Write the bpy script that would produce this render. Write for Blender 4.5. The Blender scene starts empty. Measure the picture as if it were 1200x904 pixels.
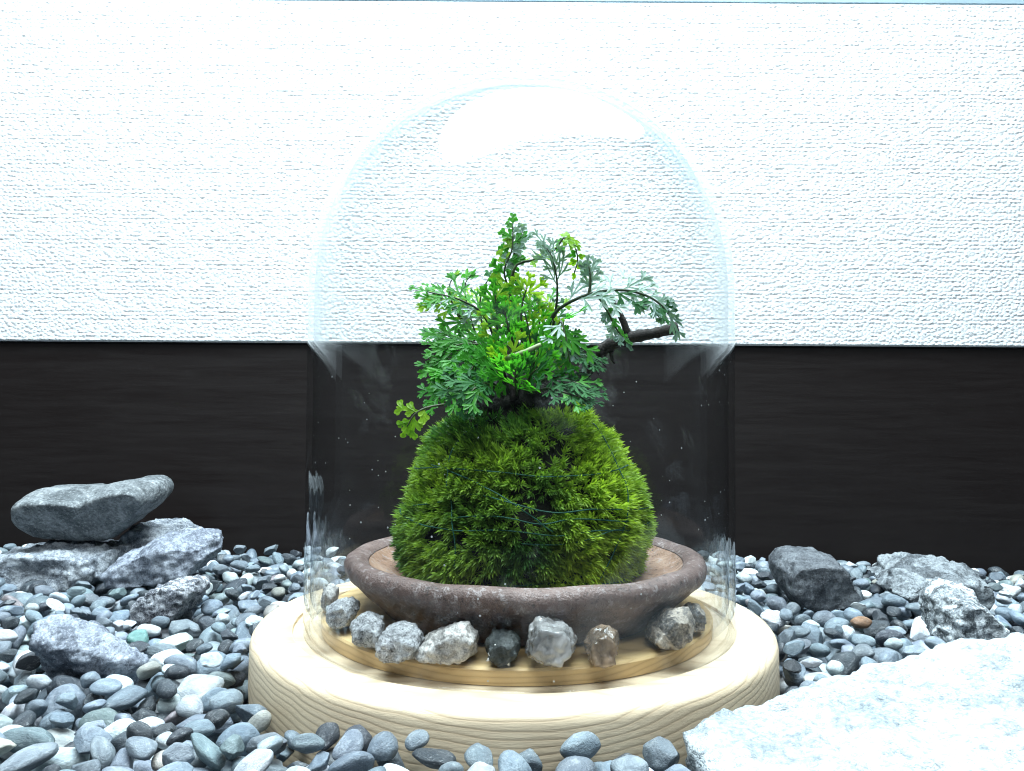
import bpy, bmesh, math, random
import numpy as np
from mathutils import Vector, Matrix, Euler, noise

R = math.radians
random.seed(7); rng = np.random.default_rng(7)
scene = bpy.context.scene
COL = scene.collection

# ------------------------------------------------------------------ camera
CAM_Z = 0.0973
FPX, W0, H0 = 900.0, 1200.0, 904.0
cam_d = bpy.data.cameras.new('camera'); cam = bpy.data.objects.new('camera', cam_d); COL.objects.link(cam)
cam_d.sensor_width = 36.0; cam_d.lens = 36.0 * FPX / W0
cam_d.clip_start = 0.005; cam_d.clip_end = 50
cam.location = (0, 0, CAM_Z)
cam.rotation_euler = (Matrix.Rotation(R(90 + 1.9), 3, 'X') @ Matrix.Rotation(R(0.35), 3, 'Z')).to_euler()
scene.camera = cam
bpy.context.view_layer.update()
CM = cam.rotation_euler.to_matrix()

def ray(px, py):
    return CM @ Vector(((px - W0 / 2) / FPX, -(py - H0 / 2) / FPX, -1))
def at(px, py, Y):                       # the point on the pixel's ray at distance Y into the scene
    d = ray(px, py)
    return Vector((0, 0, CAM_Z)) + d * (Y / d.y)
def on_z(px, py, z):                     # the point on the pixel's ray at height z
    d = ray(px, py)
    return Vector((0, 0, CAM_Z)) + d * ((z - CAM_Z) / d.z)
CMI = CM.inverted()
def project(P):                          # Nx3 -> px, py, depth
    M = np.array(CMI); Q = (np.asarray(P) - np.array((0, 0, CAM_Z))) @ M.T
    return W0 / 2 + FPX * Q[:, 0] / -Q[:, 2], H0 / 2 - FPX * Q[:, 1] / -Q[:, 2], -Q[:, 2]

# ------------------------------------------------------------------ light
world = bpy.data.worlds.new('World'); scene.world = world; world.use_nodes = True
bg = world.node_tree.nodes['Background']
bg.inputs['Color'].default_value = (0.72, 0.88, 1.0, 1); bg.inputs['Strength'].default_value = 0.042

def area(name, loc, target, sx, sy, power, color):
    l = bpy.data.lights.new(name, 'AREA'); l.shape = 'ELLIPSE'; l.size = sx; l.size_y = sy
    l.energy = power; l.color = color
    o = bpy.data.objects.new(name, l); COL.objects.link(o); o.location = loc
    o.rotation_euler = (Vector(target) - Vector(loc)).to_track_quat('-Z', 'Y').to_euler()
    return o
area('ceiling_lamp', (0.03, 0.30, 0.80), (0.01, 0.325, 0.0), 1.05, 0.46, 14.5, (0.80, 0.94, 1.0))
area('room_lamp', (0.05, -0.75, 1.15), (0.0, 0.30, 0.05), 0.7, 0.10, 3.0, (0.86, 0.95, 1.0))

vs = scene.view_settings
scene.display_settings.display_device = 'sRGB'
vs.view_transform = 'Standard'; vs.look = 'None'; vs.exposure = 1.25; vs.gamma = 1.0; vs.use_curve_mapping = False
cy = scene.cycles
cy.max_bounces = 7; cy.transparent_max_bounces = 24; cy.diffuse_bounces = 3; cy.glossy_bounces = 3
cy.transmission_bounces = 5; cy.use_adaptive_sampling = True; cy.adaptive_threshold = 0.012; cy.caustics_refractive = True; cy.caustics_reflective = False
cy.sample_clamp_indirect = 6.0; cy.use_denoising = True; cy.filter_width = 1.1

# ------------------------------------------------------------------ helpers
def link(name, me, mat=None, parent=None, smooth=True):
    o = bpy.data.objects.new(name, me); COL.objects.link(o)
    if mat is not None and not me.materials: me.materials.append(mat)
    if smooth: me.shade_smooth()
    if parent is not None: o.parent = parent
    return o
def tag(o, label=None, cat=None, group=None, kind=None):
    if label: o['label'] = label
    if cat: o['category'] = cat
    if group: o['group'] = group
    if kind: o['kind'] = kind
    return o
def empty(name, loc):
    o = bpy.data.objects.new(name, None); COL.objects.link(o); o.location = loc; o.empty_display_size = 0.01
    return o
def under(o, parent):                    # parent keeping the world place (parents carry only a location)
    o.parent = parent; o.location = Vector(o.location) - Vector(parent.location); return o
def mesh(name, V, F):
    me = bpy.data.meshes.new(name); me.from_pydata([tuple(v) for v in V], [], [tuple(f) for f in F]); me.update(); return me
def lathe(name, prof, n=128, closed=False):
    V = []; F = []; m = len(prof)
    for i in range(n):
        a = 2 * math.pi * i / n
        for r, z in prof: V.append((r * math.cos(a), r * math.sin(a), z))
    for i in range(n):
        j = (i + 1) % n
        for k in range(m if closed else m - 1):
            k2 = (k + 1) % m
            F.append((i * m + k, j * m + k, j * m + k2, i * m + k2))
    me = mesh(name, V, F)
    bm = bmesh.new(); bm.from_mesh(me); bmesh.ops.remove_doubles(bm, verts=bm.verts, dist=1e-6)
    bmesh.ops.recalc_face_normals(bm, faces=bm.faces); bm.to_mesh(me); bm.free()
    return me
def tube(path, radii, n=8, jitter=0.0):
    V = []; F = []; m = len(path); path = [Vector(p) for p in path]
    up = Vector((0.3, -0.8, 0.52)).normalized()
    for i, p in enumerate(path):
        t = (path[min(i + 1, m - 1)] - path[max(i - 1, 0)]).normalized()
        a = t.cross(up); a = a.normalized() if a.length > 1e-4 else Vector((1, 0, 0)); b = t.cross(a).normalized()
        for k in range(n):
            an = 2 * math.pi * k / n
            V.append(p + (a * math.cos(an) + b * math.sin(an)) * radii[i] * (1 + jitter * random.uniform(-1, 1)))
    for i in range(m - 1):
        for k in range(n):
            k2 = (k + 1) % n; F.append((i * n + k, i * n + k2, (i + 1) * n + k2, (i + 1) * n + k))
    V += [path[0], path[-1]]
    for k in range(n):
        k2 = (k + 1) % n; F.append((len(V) - 2, k2, k)); F.append((len(V) - 1, (m - 1) * n + k, (m - 1) * n + k2))
    return V, F
def spline(pts, n):
    pts = [Vector(p) for p in pts]; P = [2 * pts[0] - pts[1]] + pts + [2 * pts[-1] - pts[-2]]; out = []
    segs = len(pts) - 1
    for i in range(n + 1):
        u = i / n * segs; k = min(int(u), segs - 1); t = u - k
        a, b, c, d = P[k:k + 4]
        out.append(0.5 * ((2 * b) + (c - a) * t + (2 * a - 5 * b + 4 * c - d) * t * t + (3 * b - a - 3 * c + d) * t ** 3))
    return out

# ------------------------------------------------------------------ materials
class NT:
    def __init__(s, name):
        s.m = bpy.data.materials.new(name); s.m.use_nodes = True; s.t = s.m.node_tree; s.t.nodes.clear()
        s.out = s.t.nodes.new('ShaderNodeOutputMaterial')
    def n(s, typ, **kw):
        nd = s.t.nodes.new('ShaderNode' + typ)
        for k, v in kw.items():
            if k in nd.inputs.keys() and not hasattr(nd, k): s.set(nd, k, v)
            elif hasattr(nd, k): setattr(nd, k, v)
            else: s.set(nd, k.replace('_', ' '), v)
        return nd
    def set(s, nd, k, v):
        i = nd.inputs[k]
        if isinstance(v, bpy.types.NodeSocket): s.t.links.new(v, i)
        else: i.default_value = v
    def l(s, a, b): s.t.links.new(a, b)
    def coords(s, kind='Object', scale=(1, 1, 1), rnd=False, rot=(0, 0, 0)):
        tc = s.n('TexCoord'); mp = s.n('Mapping'); s.l(tc.outputs[kind], mp.inputs['Vector'])
        mp.inputs['Scale'].default_value = scale; mp.inputs['Rotation'].default_value = rot
        if rnd:
            oi = s.n('ObjectInfo'); mu = s.n('Math', operation='MULTIPLY'); s.l(oi.outputs['Random'], mu.inputs[0]); mu.inputs[1].default_value = 40
            s.l(mu.outputs[0], mp.inputs['Location'])
        return mp.outputs[0]
    def noise(s, vec, scale, detail=4, rough=.55, dist=0.0, out='Fac'):
        nd = s.n('TexNoise'); s.l(vec, nd.inputs['Vector']); nd.inputs['Scale'].default_value = scale
        nd.inputs['Detail'].default_value = detail; nd.inputs['Roughness'].default_value = rough; nd.inputs['Distortion'].default_value = dist
        return nd.outputs[0 if out == 'Fac' else 1]
    def ramp(s, fac, stops, interp='LINEAR'):
        nd = s.n('ValToRGB'); s.l(fac, nd.inputs[0]); cr = nd.color_ramp; cr.interpolation = interp
        while len(cr.elements) < len(stops): cr.elements.new(0.5)
        for e, (p, c) in zip(cr.elements, stops):
            e.position = p; e.color = (c, c, c, 1) if not hasattr(c, '__len__') else (*c[:3], 1)
        return nd.outputs[0]
    def mix(s, fac, a, b, blend='MIX'):
        nd = s.n('Mix', data_type='RGBA', blend_type=blend)
        for sock, v in ((nd.inputs[0], fac), (nd.inputs[6], a), (nd.inputs[7], b)):
            if isinstance(v, bpy.types.NodeSocket): s.l(v, sock)
            else: sock.default_value = v if not hasattr(v, '__len__') else (*v[:3], 1)
        return nd.outputs[2]
    def math(s, op, a, b=0.0, c=None):
        nd = s.n('Math', operation=op)
        for k, v in enumerate((a, b) if c is None else (a, b, c)):
            if isinstance(v, bpy.types.NodeSocket): s.l(v, nd.inputs[k])
            else: nd.inputs[k].default_value = v
        return nd.outputs[0]
    def bump(s, h, strength, dist, normal=None):
        nd = s.n('Bump'); s.l(h, nd.inputs['Height']); nd.inputs['Strength'].default_value = strength; nd.inputs['Distance'].default_value = dist
        if normal is not None: s.l(normal, nd.inputs['Normal'])
        return nd.outputs[0]
    def principled(s, col, rough=.5, normal=None, spec=.5, **kw):
        b = s.n('BsdfPrincipled')
        for k, v in (('Base Color', col), ('Roughness', rough), ('Specular IOR Level', spec)):
            if isinstance(v, bpy.types.NodeSocket): s.l(v, b.inputs[k])
            else: b.inputs[k].default_value = v if not hasattr(v, '__len__') else (*v[:3], 1)
        if normal is not None: s.l(normal, b.inputs['Normal'])
        for k, v in kw.items(): s.set(b, k.replace('_', ' '), v)
        return b.outputs[0]
    def done(s, sh): s.l(sh, s.out.inputs['Surface']); return s.m

def mat_wall():
    t = NT('woven_wallpaper'); v = t.coords('Object')
    w = t.noise(v, 30, 2, out='Color')                                   # slow wander of the rows
    vm = t.n('VectorMath', operation='MULTIPLY_ADD'); t.l(w, vm.inputs[0]); vm.inputs[1].default_value = (0.002, 0, 0.0022); t.l(v, vm.inputs[2])
    mp = t.n('Mapping'); t.l(vm.outputs[0], mp.inputs['Vector']); mp.inputs['Scale'].default_value = (430, 1, 450)
    vo = t.n('TexVoronoi', feature='SMOOTH_F1'); t.l(mp.outputs[0], vo.inputs['Vector']); vo.inputs['Scale'].default_value = 1.0
    vo.inputs['Randomness'].default_value = 0.72; vo.inputs['Smoothness'].default_value = .35
    sx = t.n('SeparateXYZ'); t.l(vm.outputs[0], sx.inputs[0])
    row = t.math('SINE', t.math('MULTIPLY', sx.outputs[2], 2 * math.pi * 385))
    mp2 = t.n('Mapping'); t.l(v, mp2.inputs['Vector']); mp2.inputs['Scale'].default_value = (230, 1, 450)
    st = t.noise(mp2.outputs[0], 1, 3, .6)
    h = t.math('ADD', t.math('MULTIPLY', vo.outputs['Distance'], -1.0), t.math('MULTIPLY', row, .07))
    h = t.math('ADD', h, t.math('MULTIPLY', st, .9))
    nrm = t.bump(h, 1.0, 0.00066)
    return t.done(t.principled((.775, .795, .805), .85, nrm, .15))
def mat_board():
    t = NT('dark_stained_wood'); v = t.coords('Object', (6, 6, 90)); n1 = t.noise(v, 3, 6, .65, .6)
    v2 = t.coords('Object', (14, 14, 500)); n2 = t.noise(v2, 2, 4, .7)
    c = t.ramp(n1, [(.3, (.0075, .0046, .0042)), (.7, (.0090, .0058, .0053))])
    c = t.mix(t.ramp(n2, [(.5, 0.0), (.72, .12)]), c, (.016, .0115, .011))
    r = t.ramp(n1, [(.3, .42), (.7, .6)])
    return t.done(t.principled(c, r, t.bump(n2, .1, .0003), .35))
def mat_plain(name, c, rough=.6): 
    t = NT(name); v = t.coords('Object'); n = t.noise(v, 60, 4)
    return t.done(t.principled(t.mix(n, [x * .85 for x in c], c), rough))

def mat_stone(name, dark, mid, light, scale=60, vein=0.3, speck=.3, rough=.62, bump=.6, rnd=False, bd=.0012, spec=.4):
    t = NT(name); v = t.coords('Object', rnd=rnd)
    n1 = t.noise(v, scale, 6, .68, .3); n2 = t.noise(v, scale * 4.5, 4, .7); n3 = t.noise(v, scale * .45, 5, .6, 1.0)
    c = t.ramp(n1, [(.28, dark), (.5, mid), (.72, light)])
    ve = t.ramp(t.math('ABSOLUTE', t.math('SUBTRACT', n3, .5)), [(0, 1.0), (.018, .8), (.05, 0.0)])
    c = t.mix(t.math('MULTIPLY', ve, vein), c, [min(1, x * 1.5) for x in light])
    c = t.mix(t.math('MULTIPLY', t.ramp(n2, [(.54, 0.0), (.66, 1.0)]), speck), c, [x * .35 for x in dark])
    c = t.mix(t.math('MULTIPLY', t.ramp(n2, [(.3, 1.0), (.42, 0.0)]), speck * .8), c, [min(1, x * 1.3) for x in light])
    n4 = t.noise(v, scale * 17, 3, .7)
    c = t.mix(t.math('MULTIPLY', t.ramp(n4, [(.53, 0.0), (.6, 1.0)]), .3 + speck * .5), c, t.mix(1.0, c, (.28, .29, .31), 'MULTIPLY'))
    c = t.mix(t.math('MULTIPLY', t.ramp(n4, [(.36, 1.0), (.44, 0.0)]), .2 + speck * .5), c, [min(1, x * 1.25) for x in light])
    h = t.math('ADD', t.math('MULTIPLY', n1, 1.0), t.math('MULTIPLY', n2, .5))
    h = t.math('ADD', h, t.math('MULTIPLY', n4, .22))
    return t.done(t.principled(c, t.ramp(n2, [(.3, rough - .12), (.7, rough + .15)]), t.bump(h, bump, bd), spec))

def mat_pebble(name, from_object, sc):
    t = NT(name); v = t.coords('Object', rnd=from_object)
    if from_object: oi = t.n('ObjectInfo'); base = oi.outputs['Color']
    else: at_ = t.n('Attribute', attribute_name='tint'); base = at_.outputs['Color']
    n1 = t.noise(v, 1.1 * sc, 5, .6, .6); n2 = t.noise(v, 6 * sc, 5, .7); n3 = t.noise(v, .8 * sc, 3, .5, 2.0)
    c = t.mix(t.ramp(n1, [(.3, 0.0), (.7, 1.0)]), t.mix(1.0, base, (.62, .64, .68), 'MULTIPLY'), t.mix(1.0, base, (1.38, 1.36, 1.32), 'MULTIPLY'))
    ve = t.ramp(t.math('ABSOLUTE', t.math('SUBTRACT', n3, .5)), [(0, .8), (.012, .45), (.03, 0.0)])
    c = t.mix(t.math('MULTIPLY', ve, t.math('MULTIPLY', t.ramp(n1, [(.5, 0.0), (.62, 1.0)]), .4)), c, (.5, .52, .53))
    c = t.mix(t.ramp(n2, [(.56, 0.0), (.72, .55)]), c, t.mix(1.0, base, (.3, .3, .33), 'MULTIPLY'))
    c = t.mix(t.ramp(n2, [(.26, .55), (.4, 0.0)]), c, (.5, .52, .53))
    r = t.ramp(n2, [(.3, .34), (.7, .56)])
    return t.done(t.principled(c, r, t.bump(t.math('ADD', n2, n1), .35, .16 / sc), .5))

def mat_wood(name='pale_pine', tint=(1, 1, 1)):
    t = NT(name); tc = t.n('TexCoord')
    mp = t.n('Mapping'); t.l(tc.outputs['Object'], mp.inputs['Vector']); mp.inputs['Rotation'].default_value = (R(2), R(3), R(-7)); mp.inputs['Location'].default_value = (0.0, 0.010, 0.17)
    wob = t.noise(t.coords('Object', (12, 30, 30)), 1.0, 3, .5, out='Color')
    va = t.n('VectorMath', operation='MULTIPLY_ADD'); t.l(wob, va.inputs[0]); va.inputs[1].default_value = (.0, .012, .010); t.l(mp.outputs[0], va.inputs[2])
    s = t.n('SeparateXYZ'); t.l(va.outputs[0], s.inputs[0])
    rad = t.math('SQRT', t.math('ADD', t.math('POWER', s.outputs[1], 2.0), t.math('POWER', s.outputs[2], 2.0)))
    ph = t.math('FRACT', t.math('MULTIPLY', rad, 500.0))
    ring = t.ramp(ph, [(0.0, .45), (.14, .12), (.45, .04), (.72, .35), (.86, .9), (1.0, .45)])
    v2 = t.coords('Object', (25, 260, 260)); fib = t.noise(v2, 4, 5, .65)
    big = t.noise(t.coords('Object'), 18, 3)
    c = t.mix(ring, (.74, .605, .43), (.47, .345, .225))
    c = t.mix(t.math('MULTIPLY', fib, .35), c, (.62, .49, .33)); c = t.mix(t.math('MULTIPLY', big, .25), c, (.74, .61, .43))
    c = t.mix(1.0, c, tint, 'MULTIPLY')
    h = t.math('ADD', t.math('MULTIPLY', ring, -.5), fib)
    return t.done(t.principled(c, .5, t.bump(h, .35, .0004), .35))
def mat_dish(name, a, b, c3, rough):
    t = NT(name); v = t.coords('Object'); n1 = t.noise(v, 45, 6, .65, .8); n2 = t.noise(v, 330, 5, .8); n3 = t.noise(v, 140, 4, .6)
    c = t.ramp(n1, [(.3, a), (.52, b), (.74, c3)])
    c = t.mix(t.ramp(n2, [(.55, 0.0), (.62, .75)]), c, (.34, .29, .28)); c = t.mix(t.ramp(n2, [(.36, .9), (.43, 0.0)]), c, (.026, .017, .015))
    h = t.math('ADD', n2, t.math('MULTIPLY', n3, .8))
    return t.done(t.principled(c, t.ramp(n3, [(.3, rough - .1), (.7, rough + .15)]), t.bump(h, .9, .0009), .6))
def mat_leaf(name, a, b, trans, rough=.4, coat=0.0, spec=.5):
    t = NT(name); v = t.coords('Object', rnd=False); oi = t.n('ObjectInfo')
    n1 = t.noise(v, 160, 3, .6); n2 = t.noise(v, 900, 3, .6)
    f = t.math('ADD', t.math('MULTIPLY', n1, .7), t.math('MULTIPLY', oi.outputs['Random'], .45))
    c = t.ramp(f, [(.3, a), (.75, b)])
    pr = t.principled(c, rough + .05, t.bump(n2, .3, .0002), spec * .65)
    tr = t.n('BsdfTranslucent'); t.l(t.mix(1.0, c, (1.25, 1.35, .55), 'MULTIPLY'), tr.inputs[0])
    mx = t.n('MixShader'); mx.inputs[0].default_value = trans; t.l(pr, mx.inputs[1]); t.l(tr.outputs[0], mx.inputs[2])
    return t.done(mx.outputs[0])
def mat_moss():
    t = NT('moss_leaf'); a = t.n('Attribute', attribute_name='tint')
    pr = t.principled(a.outputs['Color'], .5, None, .3)
    tr = t.n('BsdfTranslucent'); t.l(t.mix(1.0, a.outputs['Color'], (1.3, 1.3, .6), 'MULTIPLY'), tr.inputs[0])
    mx = t.n('MixShader'); mx.inputs[0].default_value = .4; t.l(pr, mx.inputs[1]); t.l(tr.outputs[0], mx.inputs[2])
    return t.done(mx.outputs[0])
def mat_glass():
    t = NT('clear_dome_glass'); g = t.n('NewGeometry'); d = t.n('VectorMath', operation='DOT_PRODUCT')
    t.l(g.outputs['Normal'], d.inputs[0]); t.l(g.outputs['Incoming'], d.inputs[1])
    c = t.math('ABSOLUTE', d.outputs['Value']); om = t.math('SUBTRACT', 1.0, c); f = t.math('MULTIPLY_ADD', t.math('POWER', om, 5.0), .985, .012)
    v = t.coords('Object'); n = t.noise(v, 22, 2)
    gl = t.n('BsdfGlossy'); gl.inputs['Color'].default_value = (.97, .99, 1, 1); gl.inputs['Roughness'].default_value = .045
    t.l(t.bump(n, .12, .002), gl.inputs['Normal'])
    tr = t.n('BsdfTransparent')
    path = t.math('DIVIDE', 1.0, t.math('MAXIMUM', c, .05)); cc = t.n('CombineColor')           # longer way through the wall at grazing angles
    for i, k in enumerate((.978, .981, .982)): t.l(t.math('POWER', k, path), cc.inputs[i])
    t.l(cc.outputs[0], tr.inputs[0])
    mx = t.n('MixShader'); t.l(f, mx.inputs[0]); t.l(tr.outputs[0], mx.inputs[1]); t.l(gl.outputs[0], mx.inputs[2])
    vo = t.n('TexVoronoi'); t.l(v, vo.inputs['Vector']); vo.inputs['Scale'].default_value = 190
    keep = t.noise(v, 60, 2); 
    sp = t.math('MULTIPLY', t.math('LESS_THAN', vo.outputs['Distance'], .055), t.math('GREATER_THAN', keep, .53))
    df = t.n('BsdfDiffuse'); df.inputs[0].default_value = (.8, .83, .85, 1)
    sm = t.ramp(t.noise(v, 38, 5, .6, 1.0), [(.6, 0.0), (.75, .05)])        # faint wipe marks
    mx2 = t.n('MixShader'); t.l(t.math('MAXIMUM', t.math('MULTIPLY', sp, .6), sm), mx2.inputs[0]); t.l(mx.outputs[0], mx2.inputs[1]); t.l(df.outputs[0], mx2.inputs[2])
    return t.done(mx2.outputs[0])
def mat_crystal(name, c, trans, rough):
    t = NT(name); v = t.coords('Object'); n1 = t.noise(v, 130, 5, .6, .8); n2 = t.noise(v, 420, 4)
    col = t.ramp(n1, [(.35, [x * .35 for x in c]), (.55, c), (.75, [min(1, x * 1.5) for x in c])])
    return t.done(t.principled(col, rough, t.bump(t.math('ADD', n1, n2), .4, .0008), .6, Transmission_Weight=trans))

M_WALL = mat_wall(); M_BOARD = mat_board(); M_WOOD = mat_wood(); M_GLASS = mat_glass()

# ------------------------------------------------------------------ setting: wall, baseboard, gravel bed
WALL_Y = 0.47
def slab(name, x0, x1, y0, y1, z0, z1, mat, kind, bev=0.0008):
    bm = bmesh.new(); bmesh.ops.create_cube(bm, size=1)
    for v in bm.verts: v.co = Vector(((v.co.x + .5) * (x1 - x0) + x0, (v.co.y + .5) * (y1 - y0) + y0, (v.co.z + .5) * (z1 - z0) + z0))
    bmesh.ops.bevel(bm, geom=bm.edges[:], offset=bev, segments=2, affect='EDGES')
    me = bpy.data.meshes.new(name); bm.to_mesh(me); bm.free()
    o = link(name, me, mat, smooth=False); tag(o, kind=kind); return o
z_edge = at(600, 403, WALL_Y).z; z_top = at(600, 2, WALL_Y).z
slab('wall', -.8, .8, WALL_Y, WALL_Y + .02, z_edge, z_top, M_WALL, 'structure')
slab('wall_top_shade', -.8, .8, WALL_Y + .001, WALL_Y + .03, z_top + .0006, z_top + .2, mat_plain('blue_grey_shade', (.30, .40, .46)), 'structure')  # blue-grey strip stands in for the shadow along the wall top
slab('baseboard', -.8, .8, WALL_Y + .003, WALL_Y + .028, -.03, z_edge - .0005, M_BOARD, 'structure')

def bed_z(x, y):
    return -.0045 + .0085 * max(0, min(1, (.205 - y) / .02)) - .010 * max(0, min(1, (x - .12) / .16)) * max(0, min(1, (y - .28) / .18))
V = []; F = []; nx, ny = 72, 44
for j in range(ny + 1):
    for i in range(nx + 1):
        x = -.8 + 1.6 * i / nx; y = -.1 + .569 * j / ny + (.004 if j == ny else 0); V.append((x, y, bed_z(x, y) - .0005))
for j in range(ny):
    for i in range(nx):
        a = j * (nx + 1) + i; F.append((a, a + 1, a + nx + 2, a + nx + 1))
bed = link('ground', mesh('ground', V, F), mat_stone('dark_grit', (.02, .024, .03), (.04, .046, .055), (.09, .1, .11), 160, .1, .4)); tag(bed, kind='structure')

# ------------------------------------------------------------------ large stones
def hull_bm(pts):
    bm = bmesh.new()
    for p in pts: bm.verts.new(p)
    r = bmesh.ops.convex_hull(bm, input=bm.verts)
    bmesh.ops.delete(bm, geom=[g for g in r['geom_interior'] if isinstance(g, bmesh.types.BMVert)], context='VERTS')
    bmesh.ops.recalc_face_normals(bm, faces=bm.faces)
    return bm
def block(outline, Y, T, sf=.75, sb=.8, dzf=0.0, dzb=0.0, dyf=None, lean=0.0):
    P = [at(x, y, Y) for x, y in outline]; C = sum(P, Vector()) / len(P); P = [C + (p - C) * .95 for p in P]; out = list(P)
    zl = min(p.z for p in P); zh = max(p.z for p in P)
    for p in P:
        out.append(C + (p - C) * sf + Vector((0, -(T / 2 if dyf is None else dyf) * (1 - lean * (zh - p.z) / (zh - zl)), dzf)))
        out.append(C + (p - C) * sb + Vector((0, T / 2, dzb)))
    return out
def rock(name, groups, mat, voxel, amp, freq, rug=.5, smooth=2, seed=0, world_pts=True, ridge=0.0, parent=None):
    allv = []; allf = []
    for g in groups:
        bm = hull_bm(g); bm.verts.ensure_lookup_table(); o = len(allv); bm.verts.index_update()
        allv += [v.co.copy() for v in bm.verts]; allf += [[o + v.index for v in f.verts] for f in bm.faces]; bm.free()
    C = sum(allv, Vector()) / len(allv); zmin = min(v.z for v in allv); C.z = zmin
    me = mesh(name, [v - C for v in allv], allf)
    tmp = bpy.data.objects.new('tmp', me); COL.objects.link(tmp)
    md = tmp.modifiers.new('r', 'REMESH'); md.mode = 'VOXEL'; md.voxel_size = voxel
    sm = tmp.modifiers.new('s', 'SMOOTH'); sm.iterations = smooth; sm.factor = .5
    dg = bpy.context.evaluated_depsgraph_get(); me2 = bpy.data.meshes.new_from_object(tmp.evaluated_get(dg))
    bpy.data.objects.remove(tmp); bpy.data.meshes.remove(me)
    off = Vector((seed * 3.1, seed * 1.7, seed * .9))
    N = [v.normal.copy() for v in me2.vertices]
    for v, n in zip(me2.vertices, N):
        q = v.co * freq + off
        d = noise.fractal(q, 1.0, 2.1, 5) * amp * .6 + noise.fractal(q * 4.3, .9, 2.0, 4) * amp * rug * .35
        if ridge:
            s = noise.noise(Vector((q.x * .8, q.y * .8, q.z * 4.0))); d -= ridge * max(0, .32 - abs(s)) * 2.2
        v.co += n * d
    me2.update(); me2.materials.clear()
    me2.name = name; o = link(name, me2, mat); o.location = C
    return o

S_GREY = mat_stone('smooth_grey_stone', (.04, .048, .053), (.12, .135, .145), (.34, .36, .37), 45, .2, .45, .6, .8, bd=.002)
S_PALE = mat_stone('craggy_pale_stone', (.05, .058, .072), (.18, .205, .24), (.44, .47, .50), 65, .35, .5, .62, .9, bd=.002)
S_BLUE = mat_stone('blue_grey_stone', (.06, .07, .095), (.15, .17, .21), (.36, .39, .44), 70, .25, .5, .6, .8)
S_CRYS = mat_stone('crystalline_stone', (.02, .024, .034), (.12, .13, .16), (.60, .62, .66), 150, .4, .8, .5, 1.0, bd=.002)
S_DARK = mat_stone('dark_blue_grey_stone', (.02, .023, .028), (.05, .056, .066), (.16, .175, .19), 75, .2, .5, .6, .8)
S_LAYER = mat_stone('layered_grey_stone', (.024, .029, .034), (.08, .092, .104), (.25, .275, .29), 60, .5, .6, .6, 1.0, bd=.002)
S_WHITE = mat_stone('white_rough_stone', (.11, .14, .16), (.30, .335, .355), (.42, .45, .46), 34, .3, .26, .7, 1.0, bd=.004)
S_LIGHT = mat_stone('light_veined_stone', (.03, .036, .042), (.15, .17, .185), (.46, .49, .51), 75, .8, .8, .6, 1.0, bd=.002)

ROCKS = []
def add_rock(*a, label, cat='rock', group=None, **k):
    o = rock(*a, **k); tag(o, label, cat, group); ROCKS.append(o); return o

# craggy stone under the balanced one
gA = block([(-30, 660), (0, 648), (60, 634), (150, 640), (158, 668), (110, 690), (40, 692), (-20, 684)], .405, .055, .86, .9)
gB = block([(128, 655), (145, 630), (172, 610), (205, 612), (228, 628), (236, 650), (180, 668)], .432, .045, .8, .9)
add_rock('craggy_stone', [gA, gB], S_PALE, .0011, .0045, 60, 1.0, 1, 3, ridge=.0012, label='pale craggy stone lying under the balanced dark stone', cat='stone')
gC = block([(122, 664), (150, 645), (185, 630), (235, 622), (262, 624), (267, 640), (245, 664), (205, 676), (160, 684), (130, 680)], .378, .03, .8, .8, -.003, .003)
add_rock('flake_stone', [gC], S_BLUE, .001, .003, 70, 1.0, 1, 5, ridge=.0008, label='wedge-shaped blue-grey flake stone pointing away from the balanced stone', cat='stone')
g1 = block([(20, 600), (28, 578), (47, 570), (100, 568), (130, 574), (118, 630), (95, 638), (52, 634), (26, 616)], .405, .046, .74, .82, -.003, .002, lean=.8)
g2 = block([(85, 590), (110, 573), (145, 561), (178, 557), (192, 563), (196, 576), (188, 590), (160, 614), (132, 636), (100, 638)], .405, .042, .74, .82, -.003, .002, lean=.8)
add_rock('balanced_stone', [g1, g2], S_GREY, .0011, .0018, 45, .5, 34, 8, label='long smooth dark grey stone balanced on top of a craggy stone', cat='stone')
gD = block([(157, 722), (165, 700), (185, 684), (215, 676), (242, 674), (246, 684), (232, 712), (205, 728), (172, 731)], .325, .026, .8, .75)
add_rock('crystalline_stone', [gD], S_CRYS, .0008, .0024, 110, 1.2, 1, 11, ridge=.001, label='sparkly dark and white crystalline stone with pointed end', cat='stone')
# flat slab tilted on the pebbles
sl = [on_z(x, y, z) for x, y, z in ((36, 752, .024), (40, 728, .029), (60, 719, .030), (100, 728, .026), (150, 757, .019), (166, 778, .014), (164, 788, .011), (120, 790, .012), (60, 782, .014), (40, 768, .018))]
C = sum(sl, Vector()) / len(sl); gE = sl + [C + (p - C) * .85 + Vector((0, .012, -.004)) for p in sl] + [C + (p - C) * .8 + Vector((.0, .004, -.009)) for p in sl]
add_rock('slab_stone', [gE], S_BLUE, .0009, .0022, 80, 1.2, 1, 14, ridge=.0006, label='flat rough pale slab stone tilted on the pebbles', cat='stone')
gF = block([(904, 660), (916, 647), (950, 645), (974, 648), (988, 668), (1001, 690), (985, 700), (950, 711), (925, 704), (908, 684)], .355, .036, .86, .8, -.002, .002)
add_rock('block_stone', [gF], S_DARK, .0009, .0022, 70, .9, 1, 17, label='blocky dark stone standing on the gravel by the baseboard', cat='stone')
gG = block([(1022, 684), (1040, 668), (1075, 660), (1125, 659), (1146, 668), (1148, 690), (1138, 704), (1085, 700), (1035, 693)], .375, .042, .85, .85, -.003, .003)
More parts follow.
